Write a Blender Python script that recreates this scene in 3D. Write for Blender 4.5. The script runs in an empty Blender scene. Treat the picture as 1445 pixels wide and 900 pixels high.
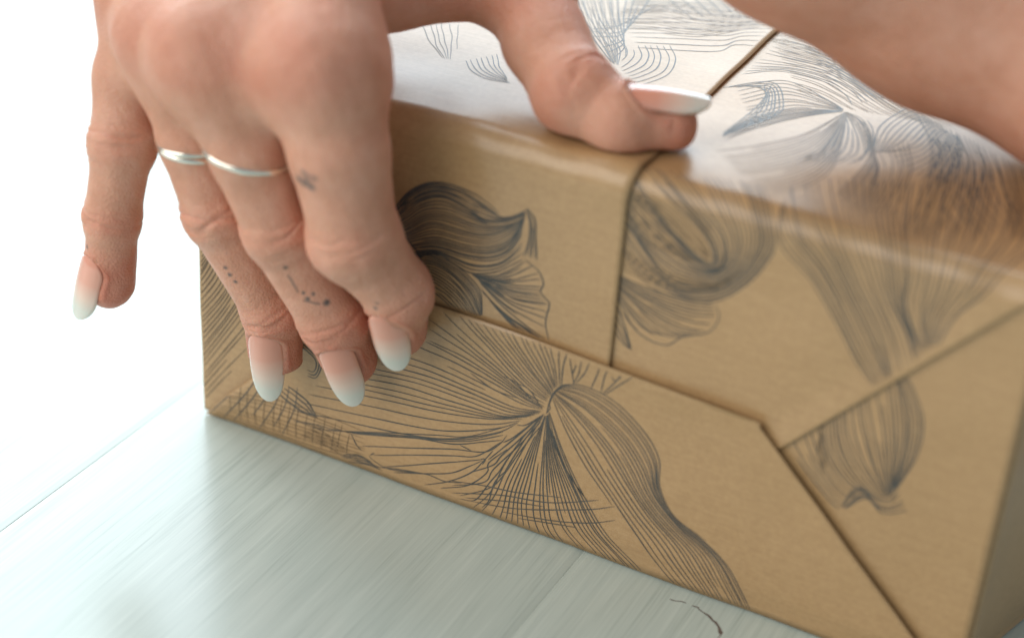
# Kraft-paper parcel being wrapped on a white board table: everything in mm first, scaled to metres (U).
import bpy, bmesh, math, json, random
import numpy as np
from mathutils import Matrix, Vector
random.seed(3); rng = np.random.default_rng(7)
U = 0.001
D = json.loads('''{"cam":{"loc":[239.96,-312.96,262.08],"M":[[0.88337,0.46519,0.057],[-0.28072,0.4278,0.85918],[-0.3753,0.77498,-0.50849]],"F":2501.9},"chains":{"index":[[50.26,-21.72,116.36,11.2],[55.78,-22.46,99.35,10.6],[58.86,-20.69,78.14,9.7],[66.17,-13.5,63.05,7.5],[63.64,-8.0,49.57,6.3]],"middle":[[24.89,-24.28,113.48,11.3],[33.94,-24.71,94.34,8.6],[39.5,-20.7,74.71,8.2],[48.92,-13.5,50.56,7.7],[50.39,-8.2,37.22,6.5]],"ring":[[9.65,-19.03,113.05,9.6],[16.12,-20.84,89.78,7.4],[21.2,-19.27,72.7,7.5],[31.21,-12.5,47.01,6.9],[29.5,-8.0,25.67,6.2]],"little":[[-4.87,-9.25,117.05,8.3],[-3.53,-18.75,99.62,7.2],[-1.15,-24.22,85.58,7.1],[-2.75,-27.6,67.85,6.1],[-4.17,-28.19,50.29,5.9]],"thumb":[[70.66,32.35,122.73,10.2],[81.46,22.14,114.93,9.4],[93.92,12.32,109.46,8.9],[105.66,11.42,106.31,7.6],[114.78,16.65,105.58,6.3]]},"palm":[[[50.52,-21.58,116.37,11.2],[29.2,21.77,160.81,11]],[[24.89,-24.28,113.48,11],[23.97,21.3,160.02,11]],[[9.65,-19.03,113.05,9.5],[17.15,24.57,158.24,11]],[[-4.87,-9.25,117.05,8.3],[9.65,28.62,156.18,11]],[[70.15,32.54,123.4,9.8],[29.43,48.12,145.74,13]],[[42.64,10.73,120.29,9],[61.86,30.99,123.22,8]],[[53.98,-13.17,114.83,5.6],[54.7,-13.13,112.4,5.2]],[[25.07,31.94,130.19,12],[42.19,41.91,132.75,11]]],"fore":[[17.3,30.14,158.76,21],[-27.7,125.14,206.26,31],[-72.7,220.14,253.76,38]],"rings":[["ring",[15.56,-20.39,88.93],8.1],["middle",[34.17,-23.74,93.68],8.9]],"larm":[[91.77,19.39,185.73,33],[131.49,44.37,155.15,28.5],[161.29,56.73,136.27,26],[195.12,56.48,126.65,24],[219.59,36.86,121.95,22],[232.56,13.22,115.68,14]],"nails":[{"f":"index","a":[66.86,-20.97,60.87],"b":[65.5,-12.0,41.46],"w":9.6,"n":[0.3792,-0.8295,-0.41]},{"f":"middle","a":[52.62,-19.52,47.0],"b":[54.41,-12.5,27.93],"w":9.4,"n":[0.5082,-0.8227,-0.255]},{"f":"ring","a":[32.84,-18.75,43.65],"b":[30.35,-13.0,21.04],"w":9.2,"n":[0.3602,-0.8939,-0.2668]},{"f":"little","a":[-4.66,-33.95,59.3],"b":[-9.33,-34.57,42.41],"w":8.8,"n":[-0.1871,-0.9784,0.0876]},{"f":"thumb","a":[105.96,10.91,114.07],"b":[122.31,20.37,111.81],"w":10.5,"n":[0.1533,-0.0289,0.9877]}],"ink":[[26.31,-23.83,61.91,0.45,0.9],[27.05,-23.28,60.02,0.5,0.9],[28.14,-22.67,58.2,0.45,0.9],[30.63,-19.54,46.43,0.5,0.9],[44.76,-26.6,69.08,0.5,0.9],[48.58,-23.63,60.68,0.5,0.9],[47.83,-24.2,62.19,0.4,0.9],[49.66,-22.96,61.99,0.4,0.9],[51.87,-20.82,59.45,0.75,0.9],[-6.15,-33.14,61.85,0.5,0.9],[65.69,-22.44,63.4,0.5,0.9],[66.38,-23.02,64.99,0.35,0.9],[45.14,-26.08,66.6,0.28,0.7],[45.33,-25.92,66.09,0.28,0.7],[45.53,-25.76,65.58,0.28,0.7],[45.72,-25.59,65.06,0.28,0.7],[45.92,-25.43,64.55,0.28,0.7],[46.11,-25.27,64.03,0.28,0.7],[46.31,-25.11,63.51,0.28,0.7],[46.51,-24.95,62.99,0.28,0.7],[46.7,-24.78,62.47,0.28,0.7],[47.98,-23.86,60.05,0.28,0.7],[48.33,-23.68,59.98,0.28,0.7],[48.68,-23.49,59.91,0.28,0.7],[49.02,-23.29,59.83,0.28,0.7],[49.36,-23.08,59.74,0.28,0.7],[49.68,-22.85,59.64,0.28,0.7],[50.01,-22.62,59.54,0.28,0.7],[50.32,-22.38,59.43,0.28,0.7],[50.63,-22.12,59.31,0.28,0.7],[52.61,-32.04,95.33,1.0,0.85],[54.21,-32.84,97.75,0.8,0.85],[54.54,-32.54,95.41,1.1,0.85],[56.67,-32.84,97.12,0.8,0.85],[55.62,-32.58,94.74,1.0,0.85],[55.11,-32.87,97.19,0.8,0.85],[53.6,-32.21,94.52,0.7,0.85]],"fam":[{"s":"flap","n":[6,7,6],"w":0.3,"j":0.25,"g":[[[102.71,44.52],[107.98,46.63],[116.39,45.14],[124.32,39.51],[128.37,33.78],[129.38,26.82],[133.82,20.17],[142.49,16.13],[149.69,10.57],[155.29,0.21]],[[101.72,43.09],[110.09,41.56],[118.87,36.6],[124.45,30.47],[128.48,23.68],[134.92,17.78],[143.82,11.93],[151.03,0.3]],[[101.21,42.01],[107.88,38.05],[115.19,31.58],[121.8,23.88],[127.47,17.63],[134.86,11.08],[143.59,0.48]],[[100.9,40.55],[104.89,33.3],[110.69,25.23],[117.28,18.34],[124.0,10.48],[131.17,2.73],[134.84,0.16]]]},{"s":"flap","n":[4,5,4,4,4,3],"w":0.3,"j":0.3,"g":[[[100.35,36.7],[104.5,27.58],[110.5,17.58],[117.33,8.73],[127.61,0.24]],[[100.15,35.99],[102.9,26.04],[107.99,16.6],[113.08,7.98],[121.16,0.28]],[[99.92,35.54],[101.22,25.41],[103.77,14.95],[107.16,5.58],[112.89,0.2]],[[99.69,35.27],[99.95,24.94],[100.36,13.62],[102.01,3.49],[104.96,-0.09]],[[99.43,35.18],[97.69,25.98],[96.15,16.82],[94.95,8.57],[95.53,0.06]],[[99.16,35.36],[94.84,23.02],[91.51,13.09],[90.18,5.69],[88.71,-0.09]],[[98.73,35.39],[93.73,26.39],[89.46,17.16],[86.39,8.16],[81.3,0.67]]]},{"s":"flap","n":[4],"w":0.4,"j":0.0,"g":[[[100.42,33.51],[102.68,28.77],[105.78,22.42],[110.54,17.12]],[[100.66,32.67],[103.32,26.2],[107.68,20.3],[112.41,15.46]]]},{"s":"flap","n":[2,2,1],"w":0.3,"j":0.0,"g":[[[99.14,35.63],[94.72,30.97],[92.16,30.04]],[[97.95,34.28],[91.58,25.59],[84.98,16.91]],[[98.46,33.26],[92.99,24.23],[86.88,15.21],[84.44,10.36],[75.47,5.89]],[[98.91,32.96],[93.92,23.62],[88.82,13.03],[85.45,8.78],[77.46,3.17]]]},{"s":"flap","n":[3,2,4,4,4,3],"w":0.3,"j":0.35,"g":[[[68.3,45.12],[76.57,43.8],[85.21,41.09],[93.79,38.22],[99.2,37.4]],[[67.93,54.27],[76.32,48.95],[85.03,44.15],[92.74,40.0],[99.5,38.29]],[[76.04,54.6],[82.87,49.21],[89.71,43.81],[95.49,40.38],[99.98,39.24]],[[84.42,54.49],[89.34,49.46],[94.64,44.55],[100.6,40.63]],[[91.93,54.51],[95.19,49.53],[98.81,45.03],[101.24,41.82]],[[98.1,54.3],[99.86,50.17],[101.68,43.14]],[[103.69,53.92],[102.99,49.34],[102.85,44.32]]]},{"s":"flap","n":[7,4,3],"w":0.3,"j":0.4,"g":[[[67.17,44.35],[75.67,42.9],[85.26,40.32],[93.82,37.83],[98.86,37.08]],[[50.58,30.33],[64.5,32.11],[78.13,31.87],[89.54,31.95],[97.88,35.35]],[[36.27,21.22],[54.76,23.98],[70.62,26.15],[84.04,28.76],[93.65,32.23]],[[29.9,11.52],[46.75,13.98],[63.03,16.56],[74.83,19.66],[87.08,25.82],[92.45,30.6]]]},{"s":"flap","n":[3],"w":0.3,"j":0.5,"g":[[[29.89,9.0],[37.0,8.71],[47.7,11.68],[57.69,14.87],[70.91,19.27],[79.49,21.98],[88.93,28.16]],[[47.25,11.04],[55.91,13.52],[66.59,16.53],[76.19,18.46],[83.78,21.97],[88.74,24.49]]]},{"s":"flap","n":[],"w":0.3,"j":0.0,"g":[[[50.07,8.27],[62.27,12.34],[75.4,16.78],[83.95,19.06],[88.0,22.85],[89.9,26.27]]]},{"s":"flap","n":[],"w":0.3,"j":0.0,"g":[[[53.32,6.62],[64.56,11.08],[75.49,14.87],[81.07,16.6],[84.37,19.22],[88.37,23.67]]]},{"s":"flap","n":[],"w":0.3,"j":0.0,"g":[[[56.14,3.85],[66.87,9.12],[77.72,13.94],[83.65,16.74]]]},{"s":"flap","n":[],"w":0.3,"j":0.0,"g":[[[58.91,3.22],[69.18,7.16],[75.72,9.9],[80.36,13.54],[83.67,16.42]]]},{"s":"flap","n":[],"w":0.3,"j":0.0,"g":[[[68.0,2.88],[74.97,7.02],[80.88,11.88],[84.09,16.58],[86.44,20.45]]]},{"s":"flap","n":[],"w":0.3,"j":0.0,"g":[[[72.45,3.66],[80.22,7.86],[85.13,13.5],[85.39,16.38],[90.15,22.3]]]},{"s":"flap","n":[],"w":0.3,"j":0.0,"g":[[[77.84,2.42],[82.18,3.89],[86.13,11.1],[88.46,15.24],[90.32,19.63]]]},{"s":"flap","n":[],"w":0.3,"j":0.0,"g":[[[84.03,2.24],[86.03,5.41],[87.4,11.58],[90.52,16.49]]]},{"s":"flap","n":[],"w":0.3,"j":0.0,"g":[[[77.49,18.72],[80.55,18.25]]]},{"s":"flap","n":[],"w":0.3,"j":0.0,"g":[[[83.22,16.72],[84.49,17.19],[83.73,15.29]]]},{"s":"flap","n":[],"w":0.3,"j":0.0,"g":[[[29.88,8.28],[32.74,9.08],[37.0,9.67],[39.35,9.09]]]},{"s":"flap","n":[],"w":0.3,"j":0.0,"g":[[[46.79,10.87],[48.69,7.76],[50.09,6.84]]]},{"s":"flap","n":[],"w":0.3,"j":0.0,"g":[[[51.95,6.1],[52.9,5.02],[56.14,3.85],[59.79,4.28],[66.97,6.31]]]},{"s":"flap","n":[],"w":0.3,"j":0.0,"g":[[[52.41,6.28],[53.76,7.5]]]},{"s":"flap","n":[],"w":0.3,"j":0.0,"g":[[[50.14,3.98],[54.32,3.15],[59.78,4.76],[68.75,6.76],[73.66,6.51],[78.46,7.89]]]},{"s":"flap","n":[],"w":0.32,"j":0.0,"g":[[[99.56,35.78],[100.66,38.18],[100.18,38.92],[100.97,41.93],[103.1,44.92],[105.93,46.18]]]},{"s":"flap","n":[],"w":0.32,"j":0.0,"g":[[[99.7,36.19],[100.18,38.92],[101.43,42.54],[103.53,44.8]]]},{"s":"flap","n":[],"w":0.28,"j":0.0,"g":[[[75.4,7.36],[84.5,9.4],[93.44,10.92],[105.58,14.22]]]},{"s":"flap","n":[],"w":0.28,"j":0.0,"g":[[[75.58,3.44],[89.1,8.43],[102.29,11.46],[114.82,17.36]]]},{"s":"flap","n":[],"w":0.28,"j":0.0,"g":[[[81.18,2.93],[93.76,6.12],[110.91,12.94],[119.08,17.33]]]},{"s":"flap","n":[],"w":0.28,"j":0.0,"g":[[[89.42,3.2],[102.69,6.24],[112.91,9.86],[119.45,13.46]]]},{"s":"flap","n":[],"w":0.28,"j":0.0,"g":[[[93.97,3.03],[102.77,5.28],[109.67,7.09]]]},{"s":"flap","n":[],"w":0.28,"j":0.0,"g":[[[79.3,3.39],[91.87,7.55],[100.66,9.65]]]},{"s":"flap","n":[],"w":0.28,"j":0.0,"g":[[[105.95,45.92],[105.22,49.67],[104.61,52.98]]]},{"s":"flap","n":[],"w":0.28,"j":0.0,"g":[[[106.32,46.5],[108.48,50.35],[109.44,53.57]]]},{"s":"flap","n":[],"w":0.28,"j":0.0,"g":[[[110.09,46.21],[111.36,50.46],[111.95,53.03]]]},{"s":"flap","n":[],"w":0.28,"j":0.0,"g":[[[112.6,46.03],[113.35,51.15],[114.14,53.17]]]},{"s":"flap","n":[],"w":0.28,"j":0.0,"g":[[[113.44,45.88],[116.76,49.7],[120.06,53.29]]]},{"s":"flap","n":[],"w":0.28,"j":0.0,"g":[[[113.01,45.99],[115.89,50.27],[117.26,52.94]]]},{"s":"flap","n":[],"w":0.28,"j":0.0,"g":[[[106.29,51.8],[105.45,48.86]]]},{"s":"flap","n":[],"w":0.28,"j":0.0,"g":[[[105.69,46.1],[107.03,49.85],[107.4,53.23]]]},{"s":"flap","n":[],"w":0.28,"j":0.0,"g":[[[114.94,51.7],[115.85,50.7],[117.32,52.35]]]},{"s":"flap","n":[],"w":0.28,"j":0.0,"g":[[[87.9,41.89],[91.41,41.3],[95.97,37.88]]]},{"s":"flap","n":[],"w":0.28,"j":0.0,"g":[[[79.24,39.81],[85.55,37.41],[91.68,37.28]]]},{"s":"flap","n":[],"w":0.28,"j":0.0,"g":[[[91.41,41.3],[94.9,40.7],[98.64,36.55]]]},{"s":"flap","n":[7],"w":0.3,"j":0.4,"g":[[[0.1,0.82],[11.48,13.62],[13.76,17.21]],[[25.51,1.87],[29.9,11.52],[31.0,19.37]]]},{"s":"flap","n":[9],"w":0.22,"j":0.4,"g":[[[10.31,11.05],[25.62,13.22],[40.5,13.2],[50.91,12.74]],[[3.28,0.85],[21.11,0.24],[36.31,0.83],[51.11,2.05]]]},{"s":"flap","n":[14],"w":0.22,"j":0.6,"g":[[[11.51,14.71],[10.03,1.07]],[[46.77,12.28],[44.81,1.84]]]},{"s":"flap","n":[3],"w":0.45,"j":0.5,"g":[[[24.57,15.42],[29.91,13.03],[36.29,11.68]],[[28.24,18.41],[33.75,15.68],[37.35,11.42]]]},{"s":"flap","n":[6],"w":0.26,"j":0.4,"g":[[[35.11,8.98],[41.71,7.56],[47.8,5.03]],[[31.78,4.38],[38.43,3.94],[43.63,2.49]]]},{"s":"flap","n":[5],"w":0.3,"j":0.5,"g":[[[43.16,2.31],[48.73,4.89],[52.46,3.89]],[[45.52,1.26],[51.1,2.41],[56.18,2.42]]]},{"s":"flap","n":[2],"w":0.34,"j":0.0,"g":[[[31.06,32.29],[34.18,30.88],[36.67,28.64],[35.85,25.25],[33.13,25.35]],[[32.1,34.28],[35.63,31.78],[38.33,29.2],[36.68,23.87],[33.75,23.48]]]},{"s":"sidel","n":[7,8,6],"w":0.34,"j":0.5,"g":[[[0.53,40.04],[3.32,44.96],[4.99,49.49]],[[0.25,27.51],[7.82,37.63],[12.36,47.15]],[[-0.06,13.96],[10.84,30.35],[15.75,38.12]],[[-0.3,2.23],[7.71,12.96],[15.41,22.45]]]},{"s":"sidel","n":[6],"w":0.3,"j":0.5,"g":[[[0.92,49.66],[5.13,53.5]],[[0.56,40.87],[4.96,48.68]]]},{"s":"over","n":[5,5,5,5,5,4],"w":0.3,"j":0.5,"g":[[[53.6,73.98],[56.63,75.03],[60.69,80.98],[65.91,85.04],[71.15,86.5],[76.99,85.89],[81.69,84.4],[84.66,82.7],[88.02,83.79],[90.96,86.22]],[[54.25,72.09],[58.46,74.8],[63.7,80.68],[69.52,83.48],[76.01,82.48],[80.16,80.83],[85.29,81.75],[90.5,84.68]],[[54.92,69.91],[60.33,73.28],[65.6,77.75],[71.47,79.45],[77.36,78.86],[83.14,79.41],[88.69,82.18],[90.78,84.76]],[[55.59,67.72],[61.61,71.3],[67.48,75.38],[74.59,75.73],[80.42,76.3],[85.47,78.95],[90.71,84.18]],[[56.27,65.52],[62.89,69.31],[68.83,71.68],[75.95,72.05],[82.33,73.39],[87.3,77.2],[90.54,83.28]],[[57.56,63.49],[64.77,67.79],[69.54,69.23],[76.68,69.33],[82.5,70.52],[86.96,73.63],[90.44,79.85]],[[60.02,63.64],[68.38,67.99],[73.22,67.09],[78.05,65.9],[83.82,67.98],[87.71,70.94],[90.98,73.69]]]},{"s":"over","n":[3,2],"w":0.27,"j":0.7,"g":[[[56.62,75.44],[60.68,81.44],[65.9,85.32],[71.14,86.67],[76.98,86.17],[81.68,84.56],[84.65,82.81]],[[56.94,74.94],[61.92,80.17],[67.15,83.67],[72.99,84.47],[78.87,83.3],[82.97,82.21]],[[59.09,74.1],[63.76,78.96],[69.01,81.62],[74.31,81.42],[80.16,80.83]]]},{"s":"over","n":[5],"w":0.3,"j":0.3,"g":[[[90.95,86.33],[93.09,84.03],[93.52,79.62],[94.3,73.55]],[[90.82,85.9],[91.79,82.52],[91.71,77.94],[90.53,73.55]]]},{"s":"over","n":[4,3,3,4,5],"w":0.28,"j":0.25,"g":[[[78.06,65.6],[84.95,68.63],[90.96,73.97]],[[78.36,65.52],[87.36,67.31],[94.5,72.45]],[[78.67,65.37],[87.42,66.45],[96.02,68.85]],[[78.97,65.29],[88.1,64.88],[95.65,66.09]],[[79.57,65.06],[88.83,62.73],[97.87,64.03]],[[80.52,63.99],[87.89,59.14],[97.75,55.01]]]},{"s":"over","n":[6],"w":0.3,"j":0.3,"g":[[[80.59,62.81],[85.58,58.39],[90.52,54.86]],[[81.23,61.82],[87.96,57.96],[97.65,54.8]]]},{"s":"over","n":[],"w":0.34,"j":0.0,"g":[[[90.97,73.8],[93.06,72.59],[94.84,71.69],[96.19,68.9],[95.48,66.92],[96.72,65.55],[98.06,64.5],[97.52,61.06],[97.53,58.67],[98.56,55.1]]]},{"s":"over","n":[3],"w":0.36,"j":0.3,"g":[[[78.06,65.6],[82.77,65.88],[87.44,66.16]],[[79.28,65.09],[84.08,63.61],[87.68,62.37]]]},{"s":"over","n":[6,5,4],"w":0.3,"j":0.5,"g":[[[62.95,67.54],[67.79,67.81],[73.84,66.68],[78.12,64.43],[80.65,61.63],[81.47,55.54]],[[64.28,64.34],[68.51,65.04],[73.39,63.55],[77.75,60.11],[81.01,55.21]],[[65.0,61.55],[69.28,61.06],[74.21,58.98],[78.31,55.13]],[[65.73,58.13],[69.43,57.47],[73.78,55.31]]]},{"s":"over","n":[4],"w":0.3,"j":0.5,"g":[[[61.24,64.01],[65.0,61.55],[66.39,57.11]],[[59.8,70.76],[63.58,67.13],[66.18,62.52]]]},{"s":"back","n":[6,6,5,4],"w":0.27,"j":0.6,"g":[[[139.33,110.51],[146.79,96.0],[145.78,88.87],[141.21,81.47],[135.21,76.51],[127.65,75.13],[119.64,76.73],[111.93,84.61]],[[134.17,109.35],[142.86,96.76],[142.28,88.78],[138.27,82.36],[132.08,78.59],[124.33,78.71],[111.27,91.47]],[[127.49,107.16],[137.1,95.07],[138.41,88.59],[135.3,83.44],[128.72,82.62],[119.65,85.92],[111.95,94.64]],[[117.75,105.3],[130.45,96.04],[135.79,90.76],[136.04,85.08],[130.86,84.79],[122.05,90.63],[112.61,97.79]],[[113.95,105.13],[125.22,96.48],[132.51,90.76],[134.52,85.91],[130.17,86.58],[121.84,92.55],[114.51,100.66]]]},{"s":"back","n":[4,4,4,3],"w":0.27,"j":0.4,"g":[[[112.72,76.43],[119.8,75.22],[129.58,75.23],[136.37,76.37]],[[112.84,75.12],[120.06,72.71],[129.99,71.73],[137.11,73.53]],[[112.94,74.11],[121.34,69.97],[129.4,68.4],[135.35,69.11]],[[113.04,73.09],[119.63,67.31],[124.87,64.79],[129.88,65.93]],[[112.99,71.5],[116.71,66.36],[120.07,62.98]]]},{"s":"back","n":[3],"w":0.3,"j":0.3,"g":[[[113.18,69.46],[115.89,64.49],[118.52,58.37]],[[113.68,62.15],[115.81,60.16],[118.31,58.51]]]},{"s":"back","n":[],"w":0.27,"j":0.0,"g":[[[136.19,76.31],[137.36,73.09],[135.2,68.74],[129.69,65.86],[126.12,62.54],[120.05,63.19],[114.56,67.78]]]},{"s":"back","n":[6,6,5,6,6,7],"w":0.27,"j":0.5,"g":[[[146.37,101.55],[148.75,93.68],[155.91,88.08],[162.51,80.3],[168.32,72.17],[172.73,68.38]],[[144.53,114.06],[151.53,99.32],[157.34,93.39],[163.47,85.56],[169.23,77.53],[174.39,70.7]],[[149.91,122.51],[156.18,108.19],[162.11,96.76],[166.38,89.42],[172.11,81.47],[175.9,72.24]],[[157.47,127.69],[163.35,110.81],[168.9,97.87],[172.09,89.3],[176.67,82.98],[179.88,77.13]],[[165.69,130.9],[170.31,111.1],[175.07,96.93],[175.53,89.43],[178.31,83.52],[181.51,80.16]],[[175.4,135.14],[180.23,111.28],[181.98,96.24],[180.66,87.22],[182.15,81.37]],[[193.57,133.5],[194.63,114.6],[191.17,98.19],[186.1,89.95],[183.69,82.37]]]},{"s":"side","n":[6,5,5,6,6],"w":0.27,"j":0.4,"g":[[[177.91,73.44],[180.74,69.87],[183.78,63.26],[183.85,54.91],[181.2,45.3]],[[176.4,71.91],[179.26,61.62],[180.22,53.54],[180.43,44.46]],[[171.84,67.24],[175.19,58.03],[177.58,50.4],[180.17,42.72]],[[167.16,62.47],[169.48,53.79],[174.29,46.98],[179.22,42.34]],[[162.82,57.75],[165.72,48.07],[170.24,43.23],[174.7,41.67]],[[155.08,49.54],[161.88,42.22],[166.9,37.49],[170.52,35.56]]]},{"s":"side","n":[5],"w":0.27,"j":0.3,"g":[[[170.39,36.41],[172.7,42.53],[176.01,42.18],[180.0,43.2],[180.67,47.27]],[[171.33,36.44],[175.31,40.8],[179.41,38.55],[184.52,40.93]]]},{"s":"side","n":[3],"w":0.26,"j":0.4,"g":[[[161.73,55.76],[163.6,52.69],[166.05,46.01]],[[163.42,56.91],[163.18,49.29],[165.64,42.56]]]},{"s":"over","n":[11,7],"w":0.3,"j":0.6,"g":[[[68.6,204.74],[78.5,209.52],[92.21,214.58],[106.35,222.51]],[[72.91,183.16],[85.72,192.56],[98.96,197.49],[109.84,206.63]],[[86.4,163.54],[96.05,168.33],[104.1,173.48],[105.58,178.88],[110.39,181.48]]]},{"s":"over","n":[5,6],"w":0.3,"j":0.6,"g":[[[49.91,196.0],[65.85,173.29],[80.42,157.08],[85.92,151.58]],[[58.31,202.26],[69.35,180.56],[79.4,167.23],[84.84,160.27],[87.37,151.59]],[[66.2,213.44],[74.32,198.82],[78.13,179.93],[78.24,169.73],[70.92,165.99]]]},{"s":"over","n":[7],"w":0.28,"j":0.4,"g":[[[92.45,169.63],[97.4,161.88],[99.31,152.97],[96.93,144.71],[94.93,142.89]],[[83.51,163.18],[86.22,158.07],[86.83,151.2]]]},{"s":"over","n":[6],"w":0.3,"j":0.4,"g":[[[56.07,132.64],[60.2,127.93],[64.87,125.81],[71.21,126.96]],[[60.28,139.94],[64.84,133.32],[69.46,128.4]]]},{"s":"over","n":[],"w":0.3,"j":0.0,"g":[[[71.81,167.31],[76.28,173.97],[77.69,184.3],[79.37,192.71],[87.58,191.54]]]},{"s":"over","n":[5],"w":0.26,"j":0.8,"g":[[[33.87,149.38],[43.24,137.87],[51.11,130.51]],[[43.38,151.63],[49.23,140.72],[53.51,130.81]]]},{"s":"over","n":[8],"w":0.3,"j":0.6,"g":[[[64.08,214.53],[80.71,198.58],[90.85,189.22]],[[81.32,235.67],[95.61,219.66],[102.51,209.71]]]},{"s":"back","n":[7,8],"w":0.27,"j":0.5,"g":[[[112.64,205.12],[121.78,200.19],[132.39,190.15],[145.12,176.5]],[[113.43,183.01],[123.01,182.35],[133.53,182.51],[148.84,173.22]],[[113.55,164.13],[120.37,172.07],[131.31,172.71],[138.44,167.83],[141.88,162.54]]]},{"s":"back","n":[7],"w":0.3,"j":0.4,"g":[[[112.83,153.62],[121.29,163.98],[127.71,154.47],[128.76,145.85],[123.25,127.73]],[[121.71,162.88],[123.28,153.26],[123.49,142.16],[122.7,129.09]]]},{"s":"back","n":[8,8],"w":0.27,"j":0.5,"g":[[[115.53,155.54],[123.57,167.21],[134.61,163.18],[141.03,159.11]],[[124.57,141.09],[130.31,152.52],[135.66,156.28],[141.18,158.65]],[[124.3,126.73],[128.82,138.65],[134.58,149.93],[141.28,158.35]]]},{"s":"back","n":[5,6],"w":0.27,"j":0.5,"g":[[[141.55,158.54],[146.79,156.64],[151.23,148.92],[154.32,137.3]],[[141.54,157.59],[146.65,151.08],[152.4,139.35],[151.07,130.1]],[[141.27,157.4],[143.45,147.06],[143.69,133.33],[139.52,123.79]]]},{"s":"back","n":[8,9],"w":0.27,"j":0.6,"g":[[[153.95,140.42],[150.88,154.04],[152.35,166.11],[154.12,171.16]],[[156.01,141.84],[161.38,148.98],[162.5,160.33],[166.01,159.2]],[[172.94,126.05],[171.59,139.29],[170.55,151.89],[167.07,159.94]]]},{"s":"back","n":[7],"w":0.27,"j":0.6,"g":[[[173.31,124.77],[179.05,116.78],[183.9,111.5]],[[178.83,150.85],[184.55,135.47],[191.35,123.63]]]},{"s":"back","n":[6],"w":0.27,"j":0.5,"g":[[[160.52,151.86],[161.24,155.88],[166.38,149.01],[168.3,133.82]],[[172.64,153.33],[175.87,150.48],[178.84,134.7],[179.44,125.91]]]},{"s":"back","n":[9,9],"w":0.26,"j":0.5,"g":[[[111.39,190.39],[123.73,190.43],[136.34,182.43],[150.43,172.4],[166.24,162.94]],[[116.98,181.24],[128.45,180.96],[139.05,174.19],[149.7,166.14],[157.43,162.25]],[[127.5,164.01],[134.61,163.18],[140.5,159.68]]]},{"s":"back","n":[8,8],"w":0.26,"j":0.6,"g":[[[124.93,120.37],[131.47,128.28],[137.66,139.49],[141.54,157.59]],[[132.52,112.51],[138.98,120.16],[143.69,133.33],[142.06,157.02]],[[142.67,106.98],[147.71,116.58],[148.6,130.04],[142.58,156.46]]]},{"s":"back","n":[8,7],"w":0.26,"j":0.6,"g":[[[142.59,157.4],[148.77,152.56],[153.43,140.06],[154.4,127.51],[153.86,114.6]],[[153.95,140.42],[157.58,132.93],[159.91,121.8],[160.2,109.9]],[[158.42,150.4],[163.67,137.12],[165.65,122.62],[166.75,111.39]]]},{"s":"back","n":[9,8],"w":0.26,"j":0.6,"g":[[[154.05,169.2],[162.62,153.32],[167.52,136.5],[169.62,119.25],[170.86,105.56]],[[163.67,162.96],[170.81,148.68],[175.33,132.31],[177.11,115.48],[177.72,107.36]],[[173.44,157.33],[179.25,144.54],[182.89,128.25],[185.33,112.46]]]},{"s":"back","n":[8],"w":0.26,"j":0.6,"g":[[[175.78,155.51],[182.69,140.47],[187.64,125.5],[190.59,115.99]],[[184.21,151.22],[188.56,138.21],[193.94,118.24]]]},{"s":"back","n":[8],"w":0.26,"j":0.4,"g":[[[106.2,186.64],[118.2,189.74],[132.39,185.89],[146.73,175.66]],[[108.7,197.57],[118.81,200.31],[132.96,192.72],[146.83,179.71]]]},{"s":"over","n":[12],"w":0.26,"j":0.7,"g":[[[71.85,192.05],[80.71,198.58],[93.28,198.1],[101.78,211.64]],[[72.21,166.48],[83.52,174.69],[96.39,179.53],[107.44,196.66]]]},{"s":"over","n":[9],"w":0.26,"j":0.6,"g":[[[48.01,199.83],[61.59,182.05],[72.21,166.48],[85.02,151.97]],[[58.89,207.97],[68.91,189.88],[77.35,172.47],[86.11,152.75]]]},{"s":"back","n":[6,5],"w":0.26,"j":0.5,"g":[[[116.47,97.89],[124.62,93.36],[130.8,89.26],[133.49,86.59],[132.42,85.26]],[[114.98,93.53],[121.22,89.39],[128.33,86.02],[132.42,85.26]],[[114.61,87.43],[120.65,85.71],[126.55,84.78],[132.06,85.06]]]},{"s":"back","n":[5],"w":0.26,"j":0.4,"g":[[[113.08,82.92],[119.22,80.71],[127.09,80.08],[135.58,81.21],[141.47,86.55]],[[113.57,77.94],[120.59,77.03],[129.35,77.21],[138.49,80.61]]]},{"s":"back","n":[7],"w":0.26,"j":0.5,"g":[[[112.89,94.91],[120.81,93.24],[127.93,89.4],[133.25,86.22]],[[120.11,102.11],[128.07,96.32],[133.87,91.17],[135.94,85.85]]]}],"key":{"fl0":[67.53,0.0,54.71],"fl1":[98.98,0.0,54.59],"corner":[150.63,0.0,52.13],"fR":[192.99,0.0,9.56],"apex":[156.15,0.0,47.69],"ud":[197.98,0.0,95.73],"seam":[113.58,0.0,53.91],"bl":[13.76,0.0,17.21]},"tab":{"a0":[-4.56,-72.08,0.0],"a1":[-14.57,14.8,0.0],"b0":[112.79,-30.94,0.0],"b1":[111.02,-8.54,0.0],"c0":[74.46,-57.05,0.0],"c1":[74.2,-24.56,0.0],"k0":[136.45,-5.88,0.0],"k1":[143.09,-4.74,0.0],"k2":[148.23,-7.42,0.0],"k3":[151.75,-10.97,0.0],"tl":[-241.78,194.75,0.0],"bl":[16.29,-95.54,0.0]}}''')
sc = bpy.context.scene
COL = sc.collection

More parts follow.
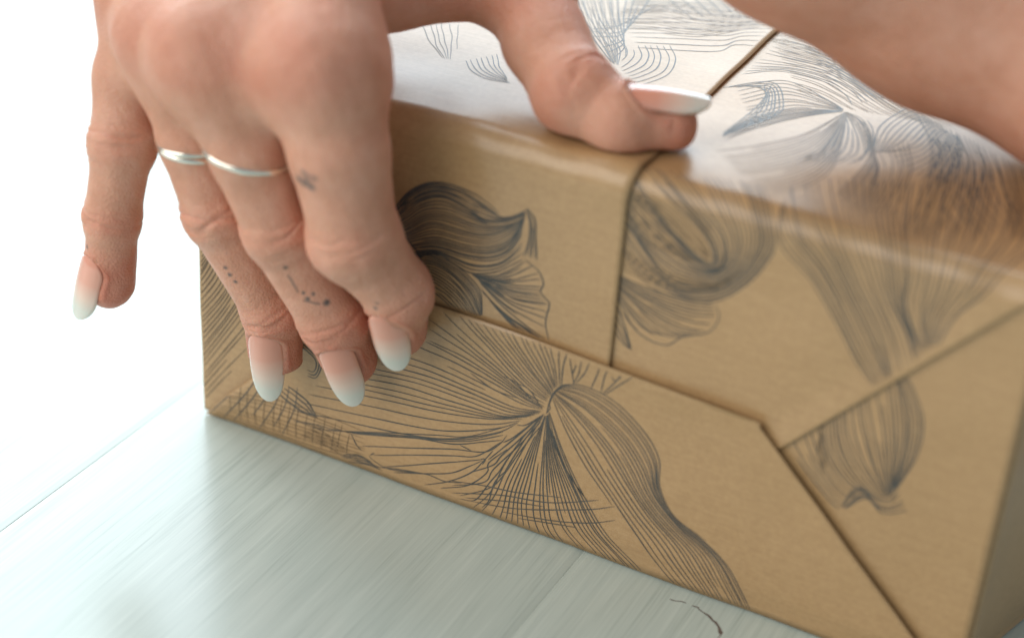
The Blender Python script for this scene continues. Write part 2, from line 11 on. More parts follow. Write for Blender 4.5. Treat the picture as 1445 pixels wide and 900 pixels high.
# ------------------------------------------------------------------ camera
cam = bpy.data.objects.new('camera', bpy.data.cameras.new('camera')); COL.objects.link(cam)
R_, U_, F_ = [Vector(v) for v in D['cam']['M']]
m = Matrix((R_, U_, -F_)).transposed().to_4x4(); m.translation = Vector(D['cam']['loc']) * U
cam.matrix_world = m
cam.data.sensor_width = 36; cam.data.lens = D['cam']['F'] * 36 / 1445
cam.data.clip_start = 0.01; cam.data.clip_end = 50
cam.data.dof.use_dof = True; cam.data.dof.focus_distance = 0.425; cam.data.dof.aperture_fstop = 5.6
sc.camera = cam
# ------------------------------------------------------------------ world and lamps
w = bpy.data.worlds.new('World'); sc.world = w; w.use_nodes = True
bg = w.node_tree.nodes['Background']; bg.inputs[0].default_value = (0.80, 0.93, 1.0, 1); bg.inputs[1].default_value = 0.36
def lamp(name, loc, target, sx, sy, power, col):
    l = bpy.data.lights.new(name, 'AREA'); l.shape = 'RECTANGLE'; l.size = sx; l.size_y = sy
    l.energy = power; l.color = col
    o = bpy.data.objects.new(name, l); COL.objects.link(o); o.location = loc
    o.rotation_euler = (Vector(target) - Vector(loc)).to_track_quat('-Z', 'Y').to_euler(); return o
lamp('window_light', (-1.35, 1.75, 1.75), (0.05, 0.05, 0.05), 3.3, 3.3, 158, (0.80, 0.92, 1.0))
lamp('room_light', (-1.05, -1.45, 1.15), (0.05, 0, 0.05), 2.4, 1.8, 43, (1.0, 0.95, 0.87))
sc.view_settings.view_transform = 'Standard'; sc.view_settings.look = 'None'; sc.view_settings.exposure = 0.0

# ------------------------------------------------------------------ materials
class NT:
    def __init__(s, name):
        s.m = bpy.data.materials.new(name); s.m.use_nodes = True; s.t = s.m.node_tree
        s.b = s.t.nodes['Principled BSDF']
    def n(s, typ, **k):
        o = s.t.nodes.new(typ)
        for a, v in k.items():
            if a == 'inp':
                for i, x in v.items(): s.put(o.inputs[i], x)
            else: setattr(o, a, v)
        return o
    def put(s, sock, x):
        if hasattr(x, 'is_output') or hasattr(x, 'links'): s.t.links.new(x, sock)
        else: sock.default_value = x
    def coords(s, scale=(1, 1, 1), rot=(0, 0, 0)):
        tc = s.n('ShaderNodeTexCoord'); mp = s.n('ShaderNodeMapping')
        s.put(mp.inputs[0], tc.outputs['Object']); mp.inputs['Scale'].default_value = scale; mp.inputs['Rotation'].default_value = rot
        return mp.outputs[0]
    def noise(s, vec, scale, detail=3, rough=.55):
        o = s.n('ShaderNodeTexNoise', inp={'Vector': vec, 'Scale': scale, 'Detail': detail, 'Roughness': rough}); return o.outputs['Fac']
    def ramp(s, fac, stops):
        r = s.n('ShaderNodeValToRGB'); s.put(r.inputs[0], fac)
        while len(r.color_ramp.elements) < len(stops): r.color_ramp.elements.new(.5)
        for e, (p, c) in zip(r.color_ramp.elements, stops): e.position = p; e.color = (*c, 1) if len(c) == 3 else c
        return r.outputs[0]
    def mix(s, fac, a, b, mode='MIX'):
        o = s.n('ShaderNodeMix', data_type='RGBA', blend_type=mode); s.put(o.inputs[0], fac); s.put(o.inputs[6], a); s.put(o.inputs[7], b); return o.outputs[2]
    def math(s, op, a, b=0.0):
        o = s.n('ShaderNodeMath', operation=op); s.put(o.inputs[0], a); s.put(o.inputs[1], b); return o.outputs[0]
    def bump(s, h, dist, strength=1.0):
        o = s.n('ShaderNodeBump', inp={'Height': h, 'Distance': dist, 'Strength': strength}); s.put(s.b.inputs['Normal'], o.outputs[0]); return o
    def attr(s, name):
        return s.n('ShaderNodeAttribute', attribute_name=name).outputs['Fac']
    def set(s, **k):
        for a, v in k.items(): s.put(s.b.inputs[a.replace('_', ' ')], v)
        return s

def kraft():
    t = NT('kraft_paper')
    v1 = t.coords((60, 1400, 1400)); v2 = t.coords((1, 1, 1)); v3 = t.coords((260, 260, 2600))
    fib = t.noise(v1, 1.0, 4, .6); rib = t.noise(v3, 1.0, 2, .5)
    mot = t.noise(v2, 38, 4, .6); fine = t.noise(v2, 900, 2, .6)
    h = t.math('ADD', t.math('MULTIPLY', fib, .55), t.math('MULTIPLY', rib, .45))
    c = t.ramp(h, [(.28, (.43, .252, .114)), (.5, (.50, .303, .142)), (.74, (.575, .36, .18))])
    c = t.mix(t.math('MULTIPLY', mot, .5), c, (.36, .225, .105, 1))
    c = t.mix(.18, c, t.ramp(fine, [(.3, (.25, .15, .07)), (.7, (.55, .38, .2))]))
    t.set(Base_Color=c, Roughness=t.math('ADD', t.math('MULTIPLY', mot, .12), .27))
    t.b.inputs['Specular IOR Level'].default_value = .68
    t.bump(h, .00010, .5)
    return t.m
def ink():
    t = NT('printed_ink'); v = t.coords()
    n = t.noise(v, 420, 2)
    t.set(Base_Color=t.ramp(n, [(.3, (.055, .058, .058)), (.75, (.115, .104, .088))]), Roughness=.42)
    t.b.inputs['Specular IOR Level'].default_value = .48
    return t.m
def inkfaint():
    t = NT('ink_seen_through_paper'); v = t.coords(); n = t.noise(v, 300, 2)
    t.set(Base_Color=t.ramp(n, [(.3, (.13, .085, .045)), (.75, (.20, .13, .07))]), Roughness=.42)
    return t.m
def boards():
    t = NT('white_painted_board')
    oi = t.n('ShaderNodeObjectInfo')
    tc = t.n('ShaderNodeTexCoord'); add = t.n('ShaderNodeVectorMath', operation='ADD')
    cb = t.n('ShaderNodeCombineXYZ', inp={0: t.math('MULTIPLY', oi.outputs['Random'], 3.0), 1: t.math('MULTIPLY', oi.outputs['Random'], 7.0)})
    t.put(add.inputs[0], tc.outputs['Object']); t.put(add.inputs[1], cb.outputs[0])
    def mp(s):
        o = t.n('ShaderNodeMapping'); t.put(o.inputs[0], add.outputs[0]); o.inputs['Scale'].default_value = s; return o.outputs[0]
    g1 = t.noise(mp((900, 26, 1)), 1, 5, .62); g2 = t.noise(mp((170, 7, 1)), 1, 4, .6); g3 = t.noise(mp((22, 5, 1)), 1, 3, .5); g4 = t.noise(mp((2400, 45, 1)), 1, 2, .5)
    g = t.math('ADD', t.math('MULTIPLY', g1, .40), t.math('ADD', t.math('MULTIPLY', g2, .35), t.math('MULTIPLY', g4, .25)))
    c = t.ramp(g, [(.34, (.37, .435, .395)), (.46, (.51, .58, .535)), (.56, (.56, .63, .58)), (.68, (.66, .72, .67))])
    c = t.mix(t.math('MULTIPLY', g3, .35), c, (.47, .54, .50, 1))
    t.set(Base_Color=c, Roughness=t.math('ADD', t.math('MULTIPLY', g1, .03), .225))
    t.b.inputs['Specular IOR Level'].default_value = .72
    t.bump(g1, .000012, .5)
    return t.m
def plain(name, col, rough=.5, metal=0.0):
    t = NT(name); v = t.coords(); n = t.noise(v, 60, 3)
    t.set(Base_Color=t.mix(t.math('MULTIPLY', n, .35), (*col, 1), (*[x * .72 for x in col], 1)), Roughness=rough, Metallic=metal); return t.m
def skin():
    t = NT('skin'); v = t.coords()
    mot = t.noise(v, 130, 4, .6); fine = t.noise(v, 700, 3, .6)
    red = t.attr('red'); inkf = t.attr('ink')
    base = t.ramp(mot, [(.3, (.62, .300, .195)), (.5, (.68, .350, .238)), (.7, (.73, .40, .285))])
    base = t.mix(t.math('MULTIPLY', fine, .22), base, (.46, .22, .15, 1))
    c = t.mix(red, base, (.58, .17, .11, 1))
    c = t.mix(inkf, c, (.055, .07, .075, 1))
    t.set(Base_Color=c, Roughness=t.math('ADD', t.math('MULTIPLY', mot, .12), .40))
    t.b.inputs['Subsurface Weight'].default_value = .35
    t.b.inputs['Subsurface Radius'].default_value = (1.0, .35, .18); t.b.inputs['Subsurface Scale'].default_value = .0035
    t.b.inputs['Specular IOR Level'].default_value = .45
    vo = t.n('ShaderNodeTexVoronoi', feature='DISTANCE_TO_EDGE', inp={'Vector': t.coords((1, 1, .8)), 'Scale': 1150.0, 'Randomness': 1.0})
    vo2 = t.n('ShaderNodeTexVoronoi', feature='DISTANCE_TO_EDGE', inp={'Vector': t.coords((.7, .9, 1.6)), 'Scale': 620.0, 'Randomness': 1.0})
    h = t.math('ADD', t.math('MINIMUM', vo.outputs['Distance'], .22), t.math('ADD', t.math('MINIMUM', vo2.outputs['Distance'], .2), t.math('MULTIPLY', fine, .35)))
    t.bump(h, .00045, .75)
    return t.m
def nailmat():
    t = NT('ombre_gel_nail')
    s = t.attr('along')
    c = t.ramp(s, [(0.0, (.74, .32, .225)), (.36, (.78, .38, .28)), (.62, (.80, .60, .50)), (.82, (.70, .70, .63)), (1.0, (.72, .73, .67))])
    t.set(Base_Color=c, Roughness=.16); t.b.inputs['Subsurface Weight'].default_value = .25
    t.b.inputs['Subsurface Radius'].default_value = (1, .6, .5); t.b.inputs['Subsurface Scale'].default_value = .0015
    t.b.inputs['Coat Weight'].default_value = .8; t.b.inputs['Coat Roughness'].default_value = .06
    return t.m
def silver():
    t = NT('silver'); v = t.coords(); n = t.noise(v, 500, 2)
    t.set(Base_Color=(.84, .80, .71, 1), Metallic=1.0, Roughness=t.math('ADD', t.math('MULTIPLY', n, .12), .14)); t.bump(n, .0002, .3); return t.m
M = dict(kraft=kraft(), ink=ink(), faint=inkfaint(), board=boards(), skin=skin(), nail=nailmat(), silver=silver(),
         crack=plain('dark_crack', (.16, .12, .10), .8), apron=plain('white_paint', (.62, .66, .62), .4))

# ------------------------------------------------------------------ helpers
def tag(o, label=None, cat=None, group=None, kind=None):
    for k, v in (('label', label), ('category', cat), ('group', group), ('kind', kind)):
        if v: o[k] = v
    return o
def empty(name, loc=(0, 0, 0)):
    o = bpy.data.objects.new(name, None); o.empty_display_size = .02; COL.objects.link(o); o.location = [c * U for c in loc]; return o
def mesh(name, V, Fc, mats, parent=None, smooth=True, mi=None):
    me = bpy.data.meshes.new(name)
    V = np.asarray(V, float) * U
    if parent is not None: V = V - np.array(parent.matrix_basis.translation)
    if parent is not None and parent.parent is not None: V = V - np.array(parent.parent.matrix_basis.translation)
    Fc = list(Fc) if not isinstance(Fc, np.ndarray) else Fc
    if isinstance(Fc, np.ndarray):
        k = Fc.shape[1]; me.vertices.add(len(V)); me.vertices.foreach_set('co', V.ravel())
        me.loops.add(Fc.size); me.loops.foreach_set('vertex_index', Fc.ravel().astype(np.int32))
        me.polygons.add(len(Fc)); me.polygons.foreach_set('loop_start', np.arange(0, Fc.size, k, dtype=np.int32))
        me.update(calc_edges=True)
    else: me.from_pydata(V.tolist(), [], Fc); me.update()
    for mt in (mats if isinstance(mats, list) else [mats]): me.materials.append(mt)
    if mi is not None: me.polygons.foreach_set('material_index', np.asarray(mi, np.int32))
    if smooth: me.polygons.foreach_set('use_smooth', np.ones(len(me.polygons), bool))
    me.validate(); me.update()
    o = bpy.data.objects.new(name, me); COL.objects.link(o)
    if parent is not None: o.parent = parent
    return o
def box(name, lo, hi, mat, parent=None, bev=0.0):
    bm = bmesh.new(); bmesh.ops.create_cube(bm, size=1)
    for v in bm.verts: v.co = Vector([(a + b) / 2 + c * (b - a) for a, b, c in zip(lo, hi, v.co)])
    if bev: bmesh.ops.bevel(bm, geom=bm.edges[:] , offset=bev, segments=3, profile=.6, affect='EDGES')
    V = [v.co[:] for v in bm.verts]; bm.verts.index_update(); Fc = [[v.index for v in f.verts] for f in bm.faces]; bm.free()
    return mesh(name, V, Fc, mat, parent, smooth=False)

# ------------------------------------------------------------------ table: white boards side by side
table = empty('table', (100, 100, 0))
tag(table, 'white painted wooden board table under the parcel, filling the left of the picture', 'table')
edges = [-590, -430, -262, -118, -8.6, 111.5, 228, 350, 470, 590]
for i in range(len(edges) - 1):
    x0, x1 = edges[i] + .03, edges[i + 1] - .03
    top = 0.0 - (.10 if i % 3 == 1 else .05 if i % 3 == 2 else 0)
    y0, y1 = -420, 900
    e = 1.8
    V = []; Fc = []
    prof = [(x0, top - 24), (x0, top - .24), (x0 + e * .45, top - .14), (x0 + e, top), (x1 - e, top), (x1 - e * .45, top - .14), (x1, top - .24), (x1, top - 24)]
    for y in (y0, y1):
        V += [(x + (y * .012), y, z) for x, z in prof]
    n = len(prof)
    for k in range(n): Fc.append([k, (k + 1) % n, n + (k + 1) % n, n + k])
    Fc.append(list(range(n))[::-1]); Fc.append([n + k for k in range(n)])
    mi = [0] * len(Fc); mats = [M['board'], M['crack']]
    if edges[i] == 111.5:   # the crack that shows beside the parcel
        P = [D['tab'][k][:2] for k in ('k0', 'k1', 'k2', 'k3')]; P.append([P[-1][0] - 1.5, P[-1][1] - 9])
        ww = [.10, .16, .32, .48, .2]; b = len(V)
        Q = []; W = []
        for k in range(len(P) - 1):
            for s in range(5):
                t = s / 5; Q.append([P[k][0] * (1 - t) + P[k + 1][0] * t + rng.normal(0, .25), P[k][1] * (1 - t) + P[k + 1][1] * t + rng.normal(0, .25)]); W.append((ww[k] * (1 - t) + ww[k + 1] * t) * (.6 + rng.random()))
        for (x, y), q in zip(Q, W): V += [(x - q * .3, y - q, top + .04), (x + q * .3, y + q, top + .04)]
        for k in range(len(Q) - 1):
            if k % 5 == 3 and k < 8: continue
            Fc.append([b + 2 * k, b + 2 * k + 2, b + 2 * k + 3, b + 2 * k + 1]); mi.append(1)
    mesh('board', V, Fc, mats, table, smooth=False, mi=mi)
box('apron', (-560, -380, -90), (560, -360, -24.6), M['apron'], table)
box('apron', (-560, 850, -90), (560, 870, -24.6), M['apron'], table)
for x in (-540, 500):
    for y in (-385, 835): box('leg', (x, y, -740), (x + 40, y + 40, -24.7), M['apron'], table)

# ------------------------------------------------------------------ parcel
PW, PH, PD, RR = 204.0, 100.0, 235.0, 4.5
parcel = empty('parcel', (PW / 2, PD / 2, 0))
tag(parcel, 'brown kraft paper parcel printed with black line-drawn petals, folded envelope-style at its end', 'parcel')

def wav(u, w):
    return .22 * math.sin(u * .047 + 1.3) * math.sin(w * .061 + .4) + .12 * math.sin(u * .11 + w * .05) + .07 * math.sin(w * .23 + u * .02) + (.22 * math.sin(u * .17 + 2) + .16 * math.sin(u * .41 + w * .2)) * math.exp(-((w - PH) / 9) ** 2) + .10 * math.sin(u * .19 - w * .13) * math.sin(u * .05 + w * .09)
def pos(u, w, off):
    """unrolled paper (u across, w up the end and then back over the top) to 3-D; off = distance out of the box"""
    off = off + wav(u, w)
    a = RR * math.pi / 4
    r = RR
    w0, w1 = PH - r, PH + r          # parameter span of the rounded edge
    if w <= w0: return (u, -off, w)
    if w >= w1: return (u, w - PH, PH + off)
    t = (w - w0) / (w1 - w0) * math.pi / 2
    return (u, r - (r + off) * math.cos(t), PH - r + (r + off) * math.sin(t))
def smooth01(x): x = min(1, max(0, x)); return x * x * (3 - 2 * x)

SH = {}
def sheet(name, rows, off, mats, nu=60, thick=.22):
    """rows: list of (w, uL, uR); off(u,w,uL,uR)"""
    W = [r[0] for r in rows]
    def lr(w):
        return np.interp(w, W, [r[1] for r in rows]), np.interp(w, W, [r[2] for r in rows])
    ws = [W[0]]
    for a, b in zip(W[:-1], W[1:]):
        x = a
        while x < b - 1e-6:
            st = .6 if PH - RR - 1 <= x <= PH + RR + 1 else 2.0
            x = min(b, x + st); ws.append(x)
    ws = sorted(set(round(x, 4) for x in ws))
    V = []; Fc = []; mi = []
    for layer in (0, 1):
        for w_ in ws:
            a, b = lr(w_)
            for k in range(nu + 1):
                u = a + (b - a) * k / nu
                V.append(pos(u, w_, off(u, w_, a, b) - (thick if layer else 0)))
    n = nu + 1; L = len(ws) * n
    for i in range(len(ws) - 1):
        for k in range(nu):
            q = i * n + k
            Fc.append((q, q + 1, q + n + 1, q + n)); Fc.append((L + q, L + q + n, L + q + n + 1, L + q + 1))
    for i in range(len(ws) - 1):
        for k in (0, nu):
            q = i * n + k; f = (q, q + n, L + q + n, L + q); Fc.append(f if k == 0 else f[::-1])
    for i in (0, len(ws) - 1):
        for k in range(nu):
            q = i * n + k; f = (q, q + 1, L + q + 1, L + q); Fc.append(f[::-1] if i == 0 else f)
    mi = [0] * len(Fc)
    SH[name] = dict(V=V, F=Fc, mi=mi, lr=lr, w0=W[0], w1=W[-1], off=off)
    return SH[name]

K = D['key']
SEAM = K['seam'][0]; APZ = K['apex'][2]
def edge_lift(d, reach, h): return h * (1 - smooth01(d / reach))
# side flap pieces (the ends folded in first): right and left triangles standing on the end face
sheet('side', [(1.0, 130, PW - 1.2), (PH - 2, 130, PW - 1.2)], lambda u, w, a, b: .25, None, 40)
sheet('sidel', [(1.0, 1.0, 62), (PH - 2, 1.0, 62)], lambda u, w, a, b: .25, None, 30)
# top flap, right of the seam: from the top of the box over the edge and down, its corner cut at 45 degrees
wb = 30.0
sheet('back', [(wb, SEAM - 14, 138.5), (K['apex'][2], SEAM - 14, K['apex'][0] + .3), (K['ud'][2], SEAM - 14, 198.2), (PH, SEAM - 14, PW - .6), (PH + PD - 3, SEAM - 14, PW - .6)],
      lambda u, w, a, b: .55 + (edge_lift(b - u, 9, .45) if w < PH - 2 else 0), None, 70)
# top flap, left of the seam: the overlapping edge of the sheet
def off_over(u, w, a, b):
    return 1.0 + edge_lift(b - u, 14, .40) + .5 * edge_lift(abs(w - PH), 10, 1) * edge_lift(b - u, 22, 1) + (edge_lift(u - a, 9, .4) if w < PH - 2 else 0)
sheet('over', [(wb, 68, SEAM + .2), (PH - 6, 6, SEAM + .55), (PH, 1.0, SEAM + 1.3), (PH + 8, .8, SEAM + 1.6), (PH + 46, .8, 112.6), (PH + 108, .8, 110.6), (PH + PD - 3, .8, 106)],
      off_over, None, 70)
# bottom flap: folded up last, on top of everything
cz, cu = K['corner'][2], K['corner'][0]
zt = K['fl0'][2] + .6
def off_flap(u, w, a, b):
    d = min((b - u) * .72, (u - a) * .72); e = 53.5 - w
    return 1.75 + edge_lift(max(0, d), 8, .5) + edge_lift(max(0, e), 7, .45) - 1.15 * (1 - smooth01(w / 9.0))
sheet('flap', [(.5, 2.0, 201.8), (8.0, 8.5, 194.2), (cz - 1.2, 50.5, cu), (cz + .2, 51.5, cu - .3), (cz + 1.4, 52.5, cu - 26), (zt, 54, cu - 58)],
      off_flap, None, 90)

def catmull(P, n):
    P = np.array(P, float)
    if len(P) < 2: return P
    Q = np.vstack([2 * P[0] - P[1], P, 2 * P[-1] - P[-2]]); out = []
    m_ = len(P) - 1; k = 12
    for i in range(m_):
        p0, p1, p2, p3 = Q[i:i + 4]
        for t in np.arange(k) / k:
            out.append(.5 * ((2 * p1) + (-p0 + p2) * t + (2 * p0 - 5 * p1 + 4 * p2 - p3) * t * t + (-p0 + 3 * p1 - 3 * p2 + p3) * t ** 3))
    out.append(P[-1]); out = np.array(out)
    s = np.r_[0, np.cumsum(np.linalg.norm(np.diff(out, axis=0), axis=1))]
    t = np.linspace(0, s[-1], n)
    return np.stack([np.interp(t, s, out[:, j]) for j in (0, 1)], 1), s[-1]

def ribbon(sh, P, wd, L, mat_i, gp=None):
    S = SH[sh]; lr = S['lr']; n = len(P)
    T = np.gradient(P, axis=0); T /= np.linalg.norm(T, axis=1)[:, None] + 1e-9
    N = np.stack([-T[:, 1], T[:, 0]], 1)
    ph = rng.random() * 6; t = np.linspace(0, 1, n)
    hw = wd * .5 * (.72 + .38 * np.sin(t * math.pi) + .18 * np.sin(t * 17 + ph) * .5); hw *= np.minimum(1, np.minimum(t, 1 - t) * 16 + .35)
    if gp is not None: hw = np.minimum(hw, .5 * (.44 * gp + .07))
    ok = []
    for (u, w_) in P:
        a, b = lr(w_) if S['w0'] <= w_ <= S['w1'] else (1e9, -1e9)
        ok.append(a + .3 < u < b - .15 and S['w0'] + .1 < w_ < S['w1'] - .2)
    b0 = len(S['V']); idx = []
    for k in range(n):
        if not ok[k]: idx.append(None); continue
        q = []
        for sgn in (1, -1):
            u, w_ = P[k] + N[k] * hw[k] * sgn
            w_ = min(max(w_, S['w0']), S['w1']); a, b = lr(w_); u = min(max(u, a), b)
            q.append(len(S['V'])); S['V'].append(pos(u, w_, S['off'](u, w_, a, b) + .05))
        idx.append(q)
    for k in range(n - 1):
        if idx[k] and idx[k + 1]:
            S['F'].append((idx[k][0], idx[k][1], idx[k + 1][1], idx[k + 1][0])); S['mi'].append(mat_i)

for f in D['fam']:
    G = f['g']; faint = 2 if f['s'] == 'sidel' or f['w'] in (.22, .26) else 1
    if len(G) == 1:
        P, L = catmull(G[0], 10); P, L = catmull(G[0], max(8, int(L / 1.0))); ribbon(f['s'], P, f['w'], L, faint); continue
    R = [catmull(g, 90)[0] for g in G]
    for i in range(len(R) - 1):
        nn = f['n'][i] if i < len(f['n']) else f['n'][-1]
        for k in range(nn + (1 if i == len(R) - 2 else 0)):
            t = k / nn
            t2 = t + rng.normal(0, .10) / nn if 0 < k < nn else t
            P = R[i] * (1 - t2) + R[i + 1] * t2
            L = np.linalg.norm(np.diff(P, axis=0), axis=1).sum()
            amp = f['j'] * .28; s = np.linspace(0, 1, 90)
            gap = np.linalg.norm(R[i] - R[i + 1], axis=1) / nn
            P = P + (amp * np.minimum(1, gap / 1.2) * (np.sin(s * 6 + rng.random() * 6) + .5 * np.sin(s * 15 + rng.random() * 6)))[:, None] * np.array([.5, .8])
            step = max(1, int(90 / max(10, L / .9)))
            P = P[::step]; gp = gap[::step]
            if rng.random() < .18 and f['j'] > .2:      # some strokes stop short
                c = int(len(P) * (.55 + .4 * rng.random())); a_ = rng.random() < .5; gp = gp[:c] if a_ else gp[len(P) - c:]; P = P[:c] if a_ else P[len(P) - c:]
            if len(P) > 3: ribbon(f['s'], P, f['w'] * (.85 + .3 * rng.random()), L, faint, gp)

bd = box('wrapped_body', (0.3, .9, 0.05), (PW - .3, PD, PH - .9), M['kraft'], parcel, bev=2.4)
for p in bd.data.polygons: p.use_smooth = True
for nm, sh in (('side_fold', 'side'), ('side_fold', 'sidel'), ('top_fold', 'back'), ('overlapping_fold', 'over'), ('end_flap', 'flap')):
    S = SH[sh]; mesh(nm, S['V'], [list(f) for f in S['F']], [M['kraft'], M['ink'], M['faint']], parcel, True, S['mi'])

# right side of the wrap: the folded-in paper bulges a little
Vs_ = []; Fs_ = []; ny_, nz_ = 50, 26
for i in range(ny_ + 1):
    y = 1.0 + (PD - 2) * (i / ny_) ** 1.6
    for j in range(nz_ + 1):
        z = .3 + (PH - 3.5) * j / nz_
        bl = 17 * smooth01((y + 2) / 62) * (1 - smooth01((y - 150) / 80)) * (1 - .35 * abs((z - 46) / 50) ** 3)
        Vs_.append((PW - 1.2 + bl + .4 * math.sin(z * .09 + y * .05) * smooth01(y / 20), y, z))
for i in range(ny_):
    for j in range(nz_):
        q = i * (nz_ + 1) + j; Fs_.append([q, q + nz_ + 1, q + nz_ + 2, q + 1])
n0 = len(Vs_); Vs_ += [(x - .3 if 0 else PW - 4, y, z) for x, y, z in Vs_]
nf_ = len(Fs_); Fs_ += [[a + n0 for a in f[::-1]] for f in Fs_]
for i in range(ny_):
    for j in (0, nz_):
        q = i * (nz_ + 1) + j; f = [q, q + n0, q + n0 + nz_ + 1, q + nz_ + 1]; Fs_.append(f if j else f[::-1])
mesh('side_panel', Vs_, Fs_, M['kraft'], parcel)

# ------------------------------------------------------------------ person: hands and forearms from a distance field
class Field:
    def __init__(s, lo, hi, h):
        s.lo = np.array(lo, float); s.h = h; s.n = np.ceil((np.array(hi) - s.lo) / h).astype(int) + 1
        s.ax = [s.lo[i] + h * np.arange(s.n[i]) for i in range(3)]
    def new(s): return np.full(s.n, 40.0, np.float32)
    def sub(s, lo, hi):
        i0 = np.clip(np.floor((np.array(lo) - s.lo) / s.h).astype(int), 0, s.n); i1 = np.clip(np.ceil((np.array(hi) - s.lo) / s.h).astype(int) + 1, 0, s.n)
        return tuple(slice(a, b) for a, b in zip(i0, i1))
    def cap(s, A, a, b, k, m=16.0):
        a = np.array(a, float); b = np.array(b, float); r = max(a[3], b[3]) + m
        sl = s.sub(np.minimum(a[:3], b[:3]) - r, np.maximum(a[:3], b[:3]) + r)
        X, Y, Z = [s.ax[i][sl[i]].astype(np.float32) for i in range(3)]
        px, py, pz = X[:, None, None] - a[0], Y[None, :, None] - a[1], Z[None, None, :] - a[2]
        d = b[:3] - a[:3]; L = d @ d + 1e-9
        h = np.clip((px * d[0] + py * d[1] + pz * d[2]) / L, 0, 1)
        q = np.sqrt((px - d[0] * h) ** 2 + (py - d[1] * h) ** 2 + (pz - d[2] * h) ** 2) - (a[3] + (b[3] - a[3]) * h)
        A[sl] = smin(A[sl], q.astype(np.float32), k)
def smin(a, b, k):
    if k <= 0: return np.minimum(a, b)
    h = np.maximum(k - np.abs(a - b), 0) / k
    return np.minimum(a, b) - h * h * k * .25
def smax(a, b, k): return -smin(-a, -b, k)
def nets(A, lo, h):
    """surface nets: quads round the zero level"""
    S = A < 0
    nx, ny, nz = A.shape
    c = np.zeros((nx - 1, ny - 1, nz - 1), np.int8)
    for i in (0, 1):
        for j in (0, 1):
            for k in (0, 1): c += S[i:nx - 1 + i, j:ny - 1 + j, k:nz - 1 + k]
    act = (c > 0) & (c < 8); idx = np.full(act.shape, -1, np.int64); cells = np.argwhere(act); idx[act] = np.arange(len(cells))
    acc = np.zeros((len(cells), 3)); cnt = np.zeros(len(cells))
    cor = [(i, j, k) for i in (0, 1) for j in (0, 1) for k in (0, 1)]
    for p in range(8):
        for q in range(p + 1, 8):
            a, b = np.array(cor[p]), np.array(cor[q])
            if np.abs(a - b).sum() != 1: continue
            ca, cb = cells + a, cells + b
            va, vb = A[ca[:, 0], ca[:, 1], ca[:, 2]], A[cb[:, 0], cb[:, 1], cb[:, 2]]
            m_ = (va < 0) != (vb < 0); t = va / (va - vb + 1e-12)
            acc[m_] += (ca + (cb - ca) * t[:, None])[m_]; cnt[m_] += 1
    V = acc / cnt[:, None]
    quads = []
    for ax in range(3):
        o = [1, 1, 1]; o[ax] = 0
        sl0 = [slice(1, -1)] * 3; sl0[ax] = slice(0, -1); sl1 = list(sl0); sl1[ax] = slice(1, None)
        s0, s1 = S[tuple(sl0)], S[tuple(sl1)]; e = np.argwhere(s0 != s1)
        inside = s0[e[:, 0], e[:, 1], e[:, 2]]
        base = e + np.array(o)
        u = np.zeros(3, int); v = np.zeros(3, int); u[(ax + 1) % 3] = 1; v[(ax + 2) % 3] = 1
        g = lambda d: idx[(base - d)[:, 0], (base - d)[:, 1], (base - d)[:, 2]]
        q = np.stack([g(u + v), g(v), g(0 * u), g(u)], 1)
        q[~inside] = q[~inside][:, ::-1]; quads.append(q)
    Q = np.vstack(quads); Q = Q[(Q >= 0).all(1)]
    return V * h + np.array(lo), Q
def sample(A, lo, h, P):
    g = (P - lo) / h; i = np.clip(np.floor(g).astype(int), 0, np.array(A.shape) - 2); f = g - i; r = 0
    for a in (0, 1):
        for b in (0, 1):
            for c in (0, 1):
                wt = (f[:, 0] if a else 1 - f[:, 0]) * (f[:, 1] if b else 1 - f[:, 1]) * (f[:, 2] if c else 1 - f[:, 2])
                r = r + wt * A[i[:, 0] + a, i[:, 1] + b, i[:, 2] + c]
    return r
def grad(A, lo, h, P):
    e = h * .7; G = np.stack([sample(A, lo, h, P + d) - sample(A, lo, h, P - d) for d in np.eye(3) * e], 1)
    return G / (np.linalg.norm(G, axis=1)[:, None] + 1e-9)
def subdivide(V, Q):
    E = np.sort(np.vstack([Q[:, [0, 1]], Q[:, [1, 2]], Q[:, [2, 3]], Q[:, [3, 0]]]), 1)
    key = E[:, 0] * (len(V) + 1) + E[:, 1]; uk, inv = np.unique(key, return_inverse=True)
    em = (V[uk // (len(V) + 1)] + V[uk % (len(V) + 1)]) / 2; fm = V[Q].mean(1)
    nv, ne, nq = len(V), len(uk), len(Q); e = inv.reshape(4, nq) + nv; fc = np.arange(nq) + nv + ne
    Qn = np.vstack([np.stack([Q[:, i], e[i], fc, e[(i + 3) % 4]], 1) for i in range(4)])
    return np.vstack([V, em, fm]), Qn

ch = {k: np.array(v, float) for k, v in D['chains'].items()}
allp = np.vstack(list(ch.values()))
lo = np.array([-34, -42, 30.]); hi = np.array([135, 75, 182.]); H = .8
fd = Field(lo, hi, H)
fing = {}
for k, P in ch.items():
    A = fd.new()
    for i in range(len(P) - 1): fd.cap(A, P[i], P[i + 1], 2.5)
    for i, ex in ((2, .35), (3, .2)):    # joint swelling
        q = P[i].copy(); q[3] += ex; fd.cap(A, q, q + np.array([.01, 0, 0, 0]), 2.0)
    fing[k] = A
palm = fd.new()
for a, b in D['palm'][:4]: fd.cap(palm, a, b, 9)
for a, b in D['palm'][4:]: fd.cap(palm, a, b, 12)
